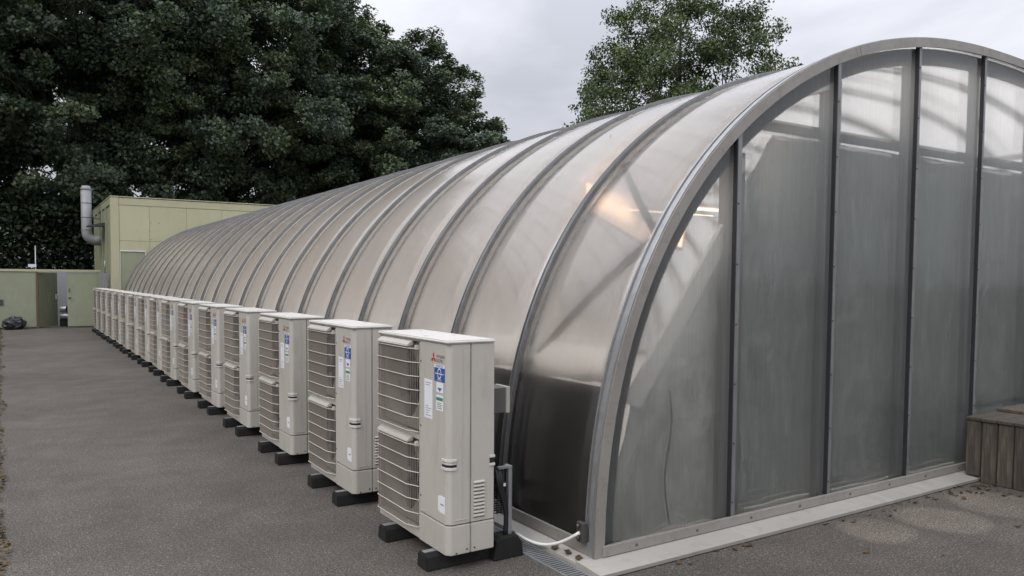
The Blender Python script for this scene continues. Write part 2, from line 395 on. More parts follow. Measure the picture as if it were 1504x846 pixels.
def arch_z(x, d=0):
    """height of the arch at x, profile moved inward by d"""
    u = min(.99999, abs((x-XC)/(A_-d))); return (B_-d)*(1-u**NE)**(1/NE)
def sweep(mb, section, y, i0=0, i1=None, m=0):
    """section: list of (dy, d) closed loop; swept along the arch"""
    i1 = len(PR)-1 if i1 is None else i1
    n = len(section); vs = []; fs = []
    for i in range(i0, i1+1):
        for (dy, d) in section:
            q = off(i, d); vs.append((q.x, y+dy, q.y))
    for i in range(i1-i0):
        for k in range(n):
            k2 = (k+1) % n; fs.append((i*n+k, i*n+k2, (i+1)*n+k2, (i+1)*n+k))
    fs.append(tuple(range(n))); fs.append(tuple((i1-i0)*n+k for k in range(n))[::-1])
    mb.add(vs, fs, m); return mb
gh = empty('greenhouse', (XC, Y0, 0))
tag(gh, 'long arched greenhouse of milky plastic panels on metal ribs', 'greenhouse')
def gobj(mb, name, mats, parent=gh, bevel=0, origin=(XC, Y0, 0)):
    mb.v = [(v[0]-XC, v[1]-Y0, v[2]) for v in mb.v]
    return mb.obj(name, mats, parent, bevel=bevel)
def rect(y0, y1, d0, d1): return [(y0, d0), (y1, d0), (y1, d1), (y0, d1)]
# roof sheets, one per bay (local mesh shared)
mb = MB(); vs = []; fs = []
ny = 4
random.seed(5)
sheet = MB(); sec = []
for k in range(ny+1):
    f = k/ny; sec.append((.018+(BAY-.036)*f, -.012+.016*math.sin(math.pi*f)))
sec += [(y, d-.010) for (y, d) in reversed(sec)]
sweep(sheet, sec, 0)
ns_ = len(sec)
for i in range(len(sheet.sm)-2):
    sheet.sm[i] = True
    if i % ns_ >= ny: sheet.mi[i] = 1
sheet.mi[-1] = sheet.mi[-2] = 1
sheet.v = [(v[0]-XC, v[1], v[2]) for v in sheet.v]
sheet_me = sheet.mesh('roof_panel', [MT['roof_sheet'], MT['clear']])
for k in range(NB): link('roof_panel', sheet_me, gh, (0, k*BAY, 0))
# ribs: glazing bar with two flanges, a darker cap and an inner steel arch
rib = MB(); sweep(rib, rect(-.029, .029, -.008, .012), 0); sweep(rib, rect(-.029, -.022, .0125, .026), 0); sweep(rib, rect(.022, .029, .0125, .026), 0)
rib.v = [(v[0]-XC, v[1], v[2]) for v in rib.v]; rib_me = rib.mesh('rib', MT['mullion'])
cap = MB(); sweep(cap, [(-.0185, .0125), (.0185, .0125), (.0185, .026), (.010, .033), (-.010, .033), (-.0185, .026)], 0)
cap.v = [(v[0]-XC, v[1], v[2]) for v in cap.v]; cap_me = cap.mesh('rib_cap', MT['cap'])
inn = MB(); sweep(inn, rect(-.016, .016, -.062, -.033), 0)
inn.v = [(v[0]-XC, v[1], v[2]) for v in inn.v]; inn_me = inn.mesh('inner_arch', MT['steel_mid'])
for k in range(NB+1):
    if k > 0:
        r_ = link('rib', rib_me, gh, (0, k*BAY, 0)); link('rib_cap', cap_me, r_)
    if k: link('inner_arch', inn_me, gh, (0, k*BAY, 0))
m_ = MB(); sweep(m_, rect(.03, .10, -.175, -.045), Y0); gobj(m_, 'inner_arch', MT['steel_in'])
# end arch: broad outer bar plus the face trim
er = MB(); sweep(er, rect(-.040, .060, -.006, .014), Y0); sweep(er, rect(-.040, -.028, .0145, .040), Y0); sweep(er, rect(.046, .060, .0145, .030), Y0)
er = gobj(er, 'end_arch', MT['alu']); tag(er, 'broad metal arch framing the end wall')
ec = MB(); sweep(ec, rect(-.026, .012, .0145, .034), Y0); gobj(ec, 'arch_cap', MT['galv'], er)
# face trim in four overlapping lengths
nn = len(PR)-1
for a, b, pr_ in ((0, 30, 0), (30, 48, .002), (48, 68, 0), (68, nn, .002)):
    t_ = MB(); sweep(t_, rect(-.052-pr_, -.041, -.046, .032), Y0, a, b); gobj(t_, 'face_trim', MT['alu_dull'], er)
# end wall: mullions and panes
MX = [4.352, 5.476, 6.598, 7.690, 8.785, 9.885, 10.985, 12.05]
ZB = .105
screw_bm = bmesh.new(); bmesh.ops.create_cone(screw_bm, cap_ends=True, segments=8, radius1=.008, radius2=.005, depth=.007)
bmesh.ops.rotate(screw_bm, verts=screw_bm.verts, cent=(0, 0, 0), matrix=Matrix.Rotation(R(90), 3, 'X'))
screw_me = bpy.data.meshes.new('screw'); screw_bm.to_mesh(screw_me); screw_bm.free(); screw_me.materials.append(MT['screw'])
def wall_pane(x0, x1):
    n = 14; top = []
    for k in range(n+1):
        x = x1+(x0-x1)*k/n; z = arch_z(x, .045); top.append((x, max(ZB+.02, z)))
    poly = [(x0, ZB), (x1, ZB)]+top
    m_ = MB(); m_.prism(poly, 'y', Y0-.012, Y0-.002); m_.mi = [0]+[1]*(len(m_.mi)-1); return gobj(m_, 'wall_pane', [MT['wall_sheet'], MT['clear']])
xs = [XC-A_+.07]+MX+[XC+A_-.07]
for k in range(len(xs)-1): wall_pane(xs[k]+.004, xs[k+1]-.004)
for k, x in enumerate(MX):
    zt = arch_z(x, .02)
    m_ = MB(); m_.box(x-.026, x+.026, Y0-.034, Y0-.0125, .118, zt); mu = gobj(m_, 'mullion', MT['mullion'])
    m_ = MB(); m_.box(x-.036, x-.0265, Y0-.046, Y0-.0125, .118, zt-.02); gobj(m_, 'gasket', MT['cap_black'], mu)
    z = .22
    while z < zt-.1:
        link('screw', screw_me, mu, (x-XC, -.037, z)); z += .43
    # inner post behind the mullion
    m_ = MB(); m_.box(x+.0, x+.20, Y0+.115, Y0+.20, .0, arch_z(x, .12) if x < XC else arch_z(x+.2, .12)); gobj(m_, 'inner_post', MT['steel_in'])
# horizontal inner rail and purlins inside the roof
m_ = MB(); m_.box(4.7, 11.2, Y0+.215, Y0+.285, 2.98, 3.06); gobj(m_, 'inner_rail', MT['steel_in'])
for i_ in (28, 60):
    q = off(i_, -.20); m_ = MB(); m_.box(q.x-.025, q.x+.025, Y0+.07, Y1-.1, q.y-.03, q.y+.03); gobj(m_, 'purlin', MT['steel_mid'])
# base rail on the end wall in three lengths with screws
for a, b in ((3.13, 5.45), (5.453, 7.68), (7.683, 10.0), (10.003, 12.76)):
    m_ = MB(); m_.box(a, b, Y0-.060, Y0-.035, .052, .122); m_.box(a, b, Y0-.0345, Y0-.013, .052, .104)
    br = gobj(m_, 'base_rail', MT['alu_dull'], bevel=.003)
    x = a+.28
    while x < b-.1:
        link('screw', screw_me, br, (x-XC, -.063, .088), scale=(1.5, 1, 1.5)); x += .56
# flashing plates
def plate(x0, x1):
    m_ = MB(); m_.prism([(Y0-.005, .006), (Y0-.245, .006), (Y0-.250, .034), (Y0-.005, .051)], 'x', x0, x1); return gobj(m_, 'flashing', MT['flash'], bevel=.002)
fx = [2.95, 4.274, 5.131, 6.067, 7.375, 8.7, 10.1, 11.5, 13.0]
for a, b in zip(fx, fx[1:]): plate(a+.0015, b-.0015)
y = Y0+.002
k = 0
while y < Y1-.1:
    y2 = min(y+2.4, Y1)
    m_ = MB(); m_.prism([(2.955, .006), (2.955, .036), (3.105, .052), (3.105, .006)], 'y', y, y2-.003); gobj(m_, 'flashing', MT['flash'], bevel=.002)
    m_ = MB(); m_.box(3.068, 3.090, y, y2-.003, .053, .135); gobj(m_, 'side_rail', MT['alu_dull'], bevel=.003)
    y = y2
# diagonal braces inside the first bay
def brace(pa, pb, rad=.035):
    pts = []
    for k in range(13):
        f = k/12; fi_ = pa[0]+(pb[0]-pa[0])*f; i = min(int(fi_), len(PR)-2); q = off(i, -.062).lerp(off(i+1, -.062), fi_-i); pts.append((q.x, pa[1]+(pb[1]-pa[1])*f, q.y))
    m_ = MB(); m_.tube(pts, rad, 8); gobj(m_, 'wind_brace', MT['steel_in'])
def idx_at(z):
    return min(range(44), key=lambda i: abs(PR[i].y-z))
brace((idx_at(1.10), Y0+BAY-.05), (idx_at(2.15), Y0+.10))
brace((idx_at(2.75), Y0+BAY-.05), (idx_at(2.10), Y0+.12), .028)
# black skirting film inside the low part of the side walls
for side in (0,):
    ia, ib = 0, idx_at(1.10)
    m_ = MB()
    if side: ia, ib = nn-ib, nn
    sweep(m_, rect(.05, Y1-Y0-.05, -.031, -.026), Y0, ia, ib); gobj(m_, 'skirting_film', MT['black_film'])
# inside floor slab
m_ = MB(); m_.box(XC-A_+.08, XC+A_-.08, Y0+.02, Y1, .002, .03); gobj(m_, 'floor_slab', MT['pale_floor'])

# rolled white sheet along the side wall
def wrinkled_roll():
    n = 160; vs = []; fs = []; ns = 14
    q = off(idx_at(1.25), -.112)
    for i in range(n+1):
        y = Y0+.12+(Y1-Y0-.3)*(i/n)
        for k in range(ns):
            a = 2*math.pi*k/ns; rr = .105+.05*noise.noise(Vector((math.cos(a)*1.6, math.sin(a)*1.6, y*3.1)))
            vs.append((q.x+math.cos(a)*rr*.7, y, q.y+math.sin(a)*rr*1.25))
    for i in range(n):
        for k in range(ns):
            k2 = (k+1) % ns; fs.append((i*ns+k, i*ns+k2, (i+1)*ns+k2, (i+1)*ns+k))
    m_ = MB(); m_.add(vs, fs, 0, True)
    tag(m_.obj('rolled_sheet', MT['white_film']), 'rolled white sheet along the inside of the side wall above the black film', 'plastic sheet')
wrinkled_roll()

# hanging curtain behind the end panes and crumpled liner in the corner
def cloth(name, poly_left, x1, ztop, y, matn, label, cat, amp, seed, nx=70, nz=60):
    """a sheet between a slanted left edge x=poly_left(z) and x1, folded in depth; two skins a few mm apart"""
    vs = []; fs = []
    for j in range(nz+1):
        z = .04+(ztop-.04)*j/nz; xl = poly_left(z)
        for i in range(nx+1):
            x = xl+(x1-xl)*i/nx
            d = amp*(noise.noise(Vector((x*1.7+seed, z*.45, seed)))+.55*noise.noise(Vector((x*4.1, z*1.6+seed, 3.3)))+.30*noise.noise(Vector((x*8+2.5*z, z*6-x*3, seed*2)))+.16*noise.noise(Vector((x*19, z*13, seed))))
            vs.append((x, y+d, z))
    for j in range(nz):
        for i in range(nx): a = j*(nx+1)+i; fs.append((a, a+1, a+nx+2, a+nx+1))
    m_ = MB(); m_.add(vs, fs, 0, True); o = m_.obj(name, MT[matn], fix=False)
    sm = o.modifiers.new('thickness', 'SOLIDIFY'); sm.thickness = .003
    return tag(o, label, cat)
def left_edge(z):
    if z < 1.05: return 3.24+.36*max(0, z-.15)
    return 3.62+(z-1.05)*(.98/1.33)
cloth('hanging_curtain', lambda z: max(4.45, left_edge(z)+.02), 11.2, 2.97, Y0+.33, 'curtain', 'grey plastic curtain hanging behind the end wall panes', 'curtain', .06, 2.2, 170, 70)
cloth('crumpled_liner', lambda z: left_edge(z)+.03, 4.75, 2.55, Y0+.245, 'liner', 'crumpled silvery plastic liner in the lower corner of the end wall', 'plastic sheet', .09, 7.7, 80, 110)
# pale slanted board along the liner edge
m_ = MB(); yb = Y0+.20
yb = Y0+.165; m_.prism([(3.44, 1.00), (3.58, .95), (4.60, 2.36), (4.60, 2.57)], 'y', yb-.03, yb+.02)
tag(m_.obj('slanted_board', MT['white_film'], bevel=.004), 'pale slanted board along the edge of the crumpled liner', 'board')
# cables hanging in the corner
def cable(pts, rad, label):
    m_ = MB(); m_.tube(pts, rad, 6); tag(m_.obj('hanging_cable', MT['rubbercable']), label, 'cable')
cable([(3.86+.03*math.sin(k*.7), Y0+.16, 1.05-.095*k) for k in range(11)], .008, 'thin dark cable hanging down the crumpled liner')
cable([(4.44+.13*math.sin(a), Y0+.13, .52+.26*math.cos(a)) for a in [k*.42 for k in range(14)]], .011, 'dark cable loop coiled beside the inner post')

# lit strip lights inside
def strip_light(loc, rot, length, label):
    t = empty('strip_light', loc); t.rotation_euler = rot
    m_ = MB(); h = length/2
    m_.prism([(-.09, -.02), (-.05, .03), (.05, .03), (.09, -.02), (.085, -.022), (.045, .022), (-.045, .022), (-.085, -.022)], 'x', -h, h)
    m_.obj('reflector', MT['white'], t)
    m_ = MB(); m_.tube([(-h+.03, 0, -.012), (h-.03, 0, -.012)], .016, 8); m_.obj('tube', MT['tube'], t)
    for s in (-1, 1):
        m_ = MB(); m_.tube([(s*h*.7, 0, .03), (s*h*.7, 0, .6)], .004, 5); m_.obj('hanger', MT['galv'], t)
    tag(t, label, 'light')
strip_light((5.95, 6.0, 2.56), (0, 0, 0), 1.5, 'lit strip light seen through the left end pane')
t = empty('panel_light', (4.62, 5.3, 2.36)); t.rotation_euler = (R(-12), R(22), 0)
m_ = MB(); m_.box(-.46, .46, -.012, .03, -.11, .12); m_.obj('housing', MT['white'], t, bevel=.004)
m_ = MB(); m_.box(-.44, .44, -.016, -.0125, -.095, .105); m_.obj('diffuser', MT['panel_lit'], t)
m_ = MB(); m_.tube([(-.3, .01, .11), (-.3, .01, .75)], .004, 5); m_.tube([(.3, .01, .11), (.3, .01, .75)], .004, 5); m_.obj('hanger', MT['galv'], t)
tag(t, 'peach glowing tilted panel light behind the first roof panel', 'light')

# ------------------------------------------------------------------ air conditioners
XF, YU, SP, ZU = 2.2146, 4.114, 1.593, .11
W_, D_, H_ = 1.05, .334, 1.336
PB = .385                      # grille / service panel boundary, from the near end
AC = []                        # (name, mesh, parent_index, loc)
def part(name, me, parent=-1, loc=(0, 0, 0), rot=None): AC.append((name, me, parent, loc, rot)); return len(AC)-1
def bm_(mb, name, mats, bev=0, seg=2):
    me = mb.mesh(name, mats)
    if bev: bevel_mesh(me, bev, seg)
    return me
# casing shell: box behind the front face with an open fan side made of a frame
m_ = MB()
m_.box(.004, D_-.03, PB, W_-.003, .0, .055); m_.box(.004, D_-.03, PB, W_-.003, H_-.035, H_-.022)       # bottom and top rails
m_.box(.004, .030, W_-.03, W_-.003, .056, H_-.036); m_.box(.004, .030, PB+.001, PB+.02, .056, H_-.036)      # stiles
m_.box(.004, .028, PB+.021, W_-.031, .655, .700)                                                           # bar between the fans
m_.box(.031, D_-.03, W_-.02, W_-.004, .056, H_-.036)                                                       # far end
part('casing', bm_(m_, 'casing', MT['ac'], .004))
# service panel: front, with folded corner; upper and lower base cover
m_ = MB(); m_.prism([(.0, .028), (.028, .0), (.160, .0), (.160, .03), (.158, PB-.002), (.0, PB-.002)], 'z', .190, H_-.024)
sp_i = part('service_panel', bm_(m_, 'service_panel', MT['ac'], .004))
m_ = MB(); m_.prism([(-.004, .026), (.026, -.004), (.160, -.004), (.160, .03), (.158, PB-.002), (-.004, PB-.002)], 'z', .0, .184)
bc_i = part('base_cover', bm_(m_, 'base_cover', MT['ac'], .005))
m_ = MB(); m_.box(.1645, D_, .0, .03, .190, H_-.024); m_.box(D_-.025, D_, .031, .36, .19, H_-.024); side_i = part('side_panel', bm_(m_, 'side_panel', MT['ac'], .004))
m_ = MB(); m_.box(.1645, D_, -.004, .03, .0, .184); part('base_cover', bm_(m_, 'base_cover_side', MT['ac'], .005))
# raised swage lines on the panels
m_ = MB()
for (x0, x1) in ((.100, .104),): m_.box(x0, x1, -.0025, .0, .21, H_-.05)
m_.box(.150, .154, -.0025, .0, .23, H_-.06)
part('swage_line', bm_(m_, 'swage_line', MT['ac']), sp_i)
m_ = MB(); m_.box(-.0035, 0, .30, PB-.03, .205, .208); m_.box(.05, .135, -.0035, 0, .215, .218); part('swage_line', bm_(m_, 'swage_low', MT['ac']), sp_i)
# top cover
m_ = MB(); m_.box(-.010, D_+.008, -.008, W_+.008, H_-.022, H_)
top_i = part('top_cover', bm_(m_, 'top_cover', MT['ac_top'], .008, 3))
m_ = MB()
for (x, y_) in ((.06, .42), (.27, .42), (.06, .93), (.27, .93)):
    m_.tube([(x, y_, H_), (x, y_, H_+.003)], .014, 10)
part('top_plug', bm_(m_, 'top_plug', MT['ac_wire']), top_i)
# rear coil
m_ = MB(); m_.box(D_-.028, D_-.004, .362, W_-.02, .056, H_-.036); part('coil', m_.mesh('coil', MT['coil']))
# fan bays
for zc in (.365, 1.0):
    m_ = MB(); n = 40
    ro, ri = .31, .255; yc = (PB+W_)/2
    vs = []; fs = []
    for k in range(n):
        a = 2*math.pi*k/n; c, s = math.cos(a), math.sin(a)
        q = 1/max(abs(c)/.305, abs(s)/.290)
        vs += [(.031, yc+c*q, zc+s*q), (.029, yc+c*(ri+.03), zc+s*(ri+.03)), (.040, yc+c*ri, zc+s*ri), (.12, yc+c*ri, zc+s*ri)]
    for k in range(n):
        b = 4*k; c2 = 4*((k+1) % n)
        for j in range(3): fs.append((b+j, c2+j, c2+j+1, b+j+1))
    m_.add(vs, fs, 0, True); part('fan_shroud', m_.mesh('fan_shroud', MT['ac_in']))
    m_ = MB(); m_.tube([(.05, yc, zc), (.12, yc, zc)], .06, 14)
    for b in range(3):
        a0 = 2*math.pi*b/3+.5; vs = []; 
        for j in range(6):
            for i in range(5):
                rr = .055+.185*j/5; a = a0+(i/4-.5)*1.25+.35*j/5
                vs.append((.06+.06*(i/4), yc+math.cos(a)*rr, zc+math.sin(a)*rr))
        fs = [(j*5+i, j*5+i+1, (j+1)*5+i+1, (j+1)*5+i) for j in range(5) for i in range(4)]
        m_.add(vs, fs, 0, True)
    part('fan', m_.mesh('fan', MT['ac_fan']))
    # grille
    zb, zt = zc-.300, zc+.300
    P0, P1, P2, P3 = (.0, PB+.010), (-.042, PB+.115), (-.042, W_-.075), (.0, W_-.008)     # plan outline (x,y)
    m_ = MB()
    for k in range(7):
        z = zb+.010+(zt-.055-zb)*k/6
        m_.tube([(P0[0], P0[1], z), (P1[0], P1[1], z), (P2[0], P2[1], z), (P3[0], P3[1], z)], .0036, 5, 0)
    nv = 44
    for k in range(nv):
        f = k/(nv-1); y_ = P0[1]+.02+(P3[1]-P0[1]-.04)*f
        if y_ < P1[1]: x = -.042*(y_-P0[1])/(P1[1]-P0[1])
        elif y_ > P2[1]: x = -.042*(P3[1]-y_)/(P3[1]-P2[1])
        else: x = -.042
        m_.tube([(x+.006, y_, zb), (x+.006, y_, zt-.030)], .0024, 4, 1, False)
    gi = part('grille', m_.mesh('grille', [MT['ac_wire'], MT['ac_vwire']]))
    m_ = MB(); m_.prism([(.003, zt+.004), (-.018, zt-.002), (-.046, zt-.024), (-.046, zt-.036), (.003, zt-.030)], 'y', PB+.10, W_-.07)
    part('grille_hood', bm_(m_, 'grille_hood', MT['ac'], .004), gi)
    for yy in (PB+.03, W_-.03):
        m_ = MB(); m_.box(-.020, .003, yy-.012, yy+.012, zt-.052, zt-.020); part('grille_clip', bm_(m_, 'grille_clip', MT['ac_wire'], .003), gi)
# louvre slots on the side panel
m_ = MB()
for k in range(10):
    z = .225+.0235*k
    m_.prism([(.0, z-.004), (-.009, z-.002), (-.009, z+.004), (.0, z+.012)], 'x', .185, .262)
part('louvre', m_.mesh('louvre', MT['ac']), side_i)
m_ = MB()
for k in range(10): m_.box(.186, .261, -.0014, .0, .225+.0235*k-.009, .225+.0235*k-.0045)
part('louvre_gap', m_.mesh('louvre_gap', MT['dark']), side_i)
# corner handle: a chamfered recess with a lip above and below
def handle(zc):
    m_ = MB(); poly = lambda e: [(-e, .075), (-e, .026-e*.4), (.026-e*.4, -e), (.062, -e), (.062, .01), (.01, .075)]
    m_.prism(poly(.0065), 'z', zc+.016, zc+.036); m_.prism(poly(.003), 'z', zc-.0005, zc+.0155); m_.prism(poly(.0065), 'z', zc-.036, zc-.016)
    return m_, poly
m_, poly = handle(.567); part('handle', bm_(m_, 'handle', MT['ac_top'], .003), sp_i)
m_ = MB(); m_.prism(poly(.0010), 'z', .5515, .5660); part('handle_recess', m_.mesh('handle_recess', MT['dark']), sp_i)
m_ = MB(); m_.box(D_-.035, D_+.006, -.007, .06, .53, .549); m_.box(D_-.035, D_+.006, -.007, .06, .583, .600); part('handle', bm_(m_, 'handle_rear', MT['ac_top'], .003), side_i)
m_ = MB(); m_.box(D_-.034, D_+.002, -.002, .05, .5495, .5825); part('handle_recess', m_.mesh('handle_recess_rear', MT['dark']), side_i)
# screws
m_ = MB()
for (y_, z) in ((PB-.018, 1.18), (PB-.018, .76), (PB-.018, .30)):
    m_.tube([(-.003, y_, z), (.0, y_, z)], .006, 8)
for (x, z) in ((.135, .028), (.19, .028), (.06, .012)):
    m_.tube([(x, -.0075, z), (x, -.004, z)], .006, 8)
part('screw', m_.mesh('screw_set', MT['screw']), sp_i)
# stickers: (y range, z range) measured on the front face
def sticker(name, y0, y1, z0, z1, matn, x=-.0012, par=sp_i):
    m_ = MB(); m_.box(x, x+.0011, y0, y1, z0, z1); return part(name, m_.mesh(name, MT[matn]), par)
def text_mesh(s, size, matn):
    cu = bpy.data.curves.new('lettering', 'FONT'); cu.body = s; cu.size = size; cu.align_x = 'CENTER'; cu.align_y = 'CENTER'
    o = bpy.data.objects.new('lettering', cu); col.objects.link(o)
    bpy.context.view_layer.update()
    me = bpy.data.meshes.new_from_object(o.evaluated_get(bpy.context.evaluated_depsgraph_get()))
    bpy.data.objects.remove(o); me.materials.clear(); me.materials.append(MT[matn]); me.name = 'lettering'; return me
FRONT = Matrix(((0, 0, -1), (-1, 0, 0), (0, 1, 0)))      # text x -> -y, text y -> z, faces -x
def front_text(s, size, y, z, matn, x=-.0022, sxz=1, par=sp_i):
    me = text_mesh(s, size, matn)
    me.transform(Matrix.Diagonal((sxz, 1, 1, 1))); me.transform(FRONT.to_4x4())
    part('lettering', me, par, (x, y, z))
# three-diamond mark
m_ = MB(); L0 = .0215
for a in (90, 210, 330):
    d = Vector((math.cos(R(a)), math.sin(R(a)))); p = Vector((-d.y, d.x))
    pts = [d*0, d*L0*.5*1.732*1.0+p*L0*.5, d*L0*1.732, d*L0*.5*1.732-p*L0*.5]
    m_.prism([(.190-q.x, 1.216+q.y) for q in pts], 'x', -.0022, -.0002)
part('logo_mark', m_.mesh('logo_mark', MT['red']), sp_i)
front_text('MITSUBISHI', .026, .095, 1.229, 'ink', sxz=.80)
front_text('ELECTRIC', .026, .105, 1.203, 'ink', sxz=.80)
sticker('blue_sticker', .040, .178, 1.074, 1.178, 'label_b')
sticker('sticker_band', .040, .178, 1.160, 1.1785, 'label_w', -.0018)
front_text('INVERTER', .020, .109, 1.169, 'label_b', -.0026, 1.1)
m_ = MB(); n = 28; vs = []; fs = []
for k in range(n):
    a = 2*math.pi*k/n
    for rr in (.026, .034): vs.append((-.0024, .109+math.cos(a)*rr*.75, 1.124+math.sin(a)*rr))
for k in range(n): b = 2*k; c2 = 2*((k+1) % n); fs.append((b, c2, c2+1, b+1))
m_.add(vs, fs); m_.box(-.0024, -.0014, .055, .163, 1.120, 1.125); part('sticker_ring', m_.mesh('sticker_ring', MT['label_w']), sp_i)
front_text('R410A', .018, .109, 1.084, 'label_w', -.0026, 1.2)
sticker('white_sticker', .205, .318, .823, 1.073, 'label_w')
for k, z in enumerate((1.05, 1.035, .90, .885, .87, .855, .84)):
    m_ = MB(); m_.box(-.0018, -.0012, .22+.02*(k % 3), .30, z, z+.003); part('print_line', m_.mesh('print_line', MT['ink']), sp_i)
sticker('small_sticker', .062, .150, 1.005, 1.068, 'label_w')
m_ = MB(); m_.prism([(.075, 1.035), (.106, 1.012), (.137, 1.035)], 'x', -.0020, -.0012); part('sticker_arrow', m_.mesh('sticker_arrow', MT['label_b']), sp_i)
sticker('small_sticker', .062, .152, .893, .990, 'label_w'); sticker('green_band', .064, .150, .955, .975, 'label_g', -.0018)
m_ = MB()
for k in range(4): m_.box(-.0018, -.0012, .075+.01*(k % 2), .138, .905+.011*k, .909+.011*k)
part('print_line', m_.mesh('print_line', MT['ink']), sp_i)
sticker('small_sticker', .035, .105, .255, .362, 'label_w'); sticker('green_band', .107, .125, .262, .355, 'label_w')
m_ = MB(); m_.box(-.0018, -.0012, .05, .09, .305, .312); part('print_line', m_.mesh('print_line', MT['ink']), sp_i)
# rubber feet under the unit with a metal channel let into the top
foot = MB(); foot.prism([(-.072, -ZU), (-.060, -ZU+.085), (-.045, -.004), (.045, -.004), (.060, -ZU+.085), (.072, -ZU)], 'x', -.095, .605)
foot_me = bevel_mesh(foot.mesh('foot', MT['rubber']), .008)
chan = MB(); chan.box(-.085, .58, -.022, .022, -.0035, -.0005); chan_me = chan.mesh('channel', MT['galv'])
for yy in (.165, .785):
    fi = part('foot', foot_me, -1, (0, yy, 0)); part('channel', chan_me, fi)
LBL = ['nearest', 'second', 'third', 'fourth', 'fifth', 'sixth', 'seventh', 'eighth', 'ninth', 'tenth', 'eleventh', 'twelfth', 'thirteenth',
       'fourteenth', 'fifteenth', 'farthest']
random.seed(11)
for u in range(16):
    t = empty('air_conditioner', (XF+random.uniform(-.012, .012), YU+SP*u, ZU), R(random.uniform(-.5, .5)))
    if u == 0: lb = 'nearest cream twin-fan air conditioner, its whole end panel in view by the end wall'
    elif u == 15: lb = 'farthest cream air conditioner, last of the row by the green fence'
    else: lb = '%s cream twin-fan air conditioner from the near end of the row' % LBL[u]
    tag(t, lb, 'air conditioner', 'air conditioners in a row along the greenhouse')
    made = []
    for (name, me, pi, loc, rot) in AC:
        o = link(name, me, t if pi < 0 else made[pi], loc); made.append(o)

# isolator switch on a strut, cable tray and hose behind the first unit
t = empty('isolator_switch', (2.72, 4.28, 0)); tag(t, 'dark isolator switch box with cream cover behind the nearest air conditioner', 'switch box')
m_ = MB(); m_.box(-.14, -.02, -.06, .08, .95, 1.115); m_.obj('box', MT['ac_fan'], t, bevel=.004)
m_ = MB(); m_.box(-.0195, .012, -.066, .086, .945, 1.12); m_.obj('cover', MT['ac'], t, bevel=.006)
m_ = MB(); m_.tube([(.012, -.01, 1.03), (.03, -.01, 1.03)], .02, 10); m_.obj('knob', MT['ac_wire'], t)
m_ = MB(); m_.box(-.11, -.07, .0, .04, .02, .949); m_.obj('post', MT['galv'], t)
t = empty('cable_tray', (2.68, 4.22, 0)); tag(t, 'perforated dark cable tray standing beside the nearest air conditioner', 'cable tray')
m_ = MB(); m_.box(.028, .055, -.03, .03, .10, .60); m_.obj('side_rail', MT['galv'], t, bevel=.002)
m_ = MB()
for i in range(4):
    m_.box(-.075+.032*i, -.070+.032*i, .0, .006, .28, .60)
for j in range(20): m_.box(-.08, .0275, .0062, .010, .285+.016*j, .291+.016*j)
m_.obj('mesh_panel', MT['rubber'], t)
m_ = MB(); m_.box(-.05, .0275, -.03, -.004, .585, .60); m_.obj('top_bracket', MT['galv'], t)
for k, (xa, xb) in enumerate(((-.06, .03), (-.045, .035), (-.03, .04))):
    m_ = MB(); m_.tube([(xa, -.014, .58), (xa+.01, -.022, .48), ((xa+xb)/2, -.026, .38), (xb-.02, -.024, .28), (xb-.025, -.020, .18), (xb-.03, -.02, .11)], .011, 7); m_.obj('cable', MT['rubbercable'], t)
m_ = MB(); m_.box(-.012, .004, -.032, -.030, .47, .49); m_.obj('cable_tag', MT['white'], t)
m_ = MB(); m_.prism([(-.11, .0), (-.09, .13), (-.05, .145), (.06, .145), (.11, .10), (.12, .0)], 'y', -.075, .06); m_.obj('base_block', MT['rubber'], t, bevel=.008)
m_ = MB(); pts = []
for k in range(15):
    f = k/14; pts.append((2.86+.16*f, 4.33-.50*f, .085+.12*f*f-.05*math.sin(math.pi*f)))
m_.tube(pts, .011, 8); h_ = m_.obj('drain_hose', MT['pvc'])
tag(h_, 'white plastic hose running from the cable tray to the corner bracket', 'hose')
t = empty('corner_bracket', (3.055, 3.83, .0)); tag(t, 'rusty dark bracket clamped to the foot of the end arch', 'bracket')
m_ = MB(); m_.box(-.035, .0, -.03, .035, .14, .27); m_.obj('clamp_plate', MT['screw'], t, bevel=.004)
m_ = MB(); m_.tube([(-.04, .0, .25), (-.055, .01, .25)], .012, 8); m_.tube([(-.04, .005, .17), (-.055, .005, .17)], .012, 8); m_.obj('bolt', MT['screw'], t)

# drain channel with grating bars
dr = empty('drain_channel', (2.875, 3.0, 0)); tag(dr, 'slotted grating drain channel running along the side of the greenhouse', 'drain')
m_ = MB(); m_.box(-.07, -.058, 0, 27.0, .0, .012); m_.box(.058, .07, 0, 27.0, .0, .012); m_.obj('edge_rail', MT['galv'], dr)
m_ = MB(); m_.box(-.057, .057, 0, 27.0, .001, .0035); m_.obj('channel_bed', MT['dark'], dr)
bar = MB(); bar.box(-.0575, .0575, 0, .014, .005, .0115); bar_me = bar.mesh('grating_bar', MT['galv'])
for k in range(60): link('grating_bar', bar_me, dr, (0, .01+.030*k, 0))
m_ = MB()
for k in range(60, 890): m_.box(-.0575, .0575, .01+.030*k, .024+.030*k, .005, .0115)
tag(m_.obj('grating', MT['galv'], dr), kind='stuff')

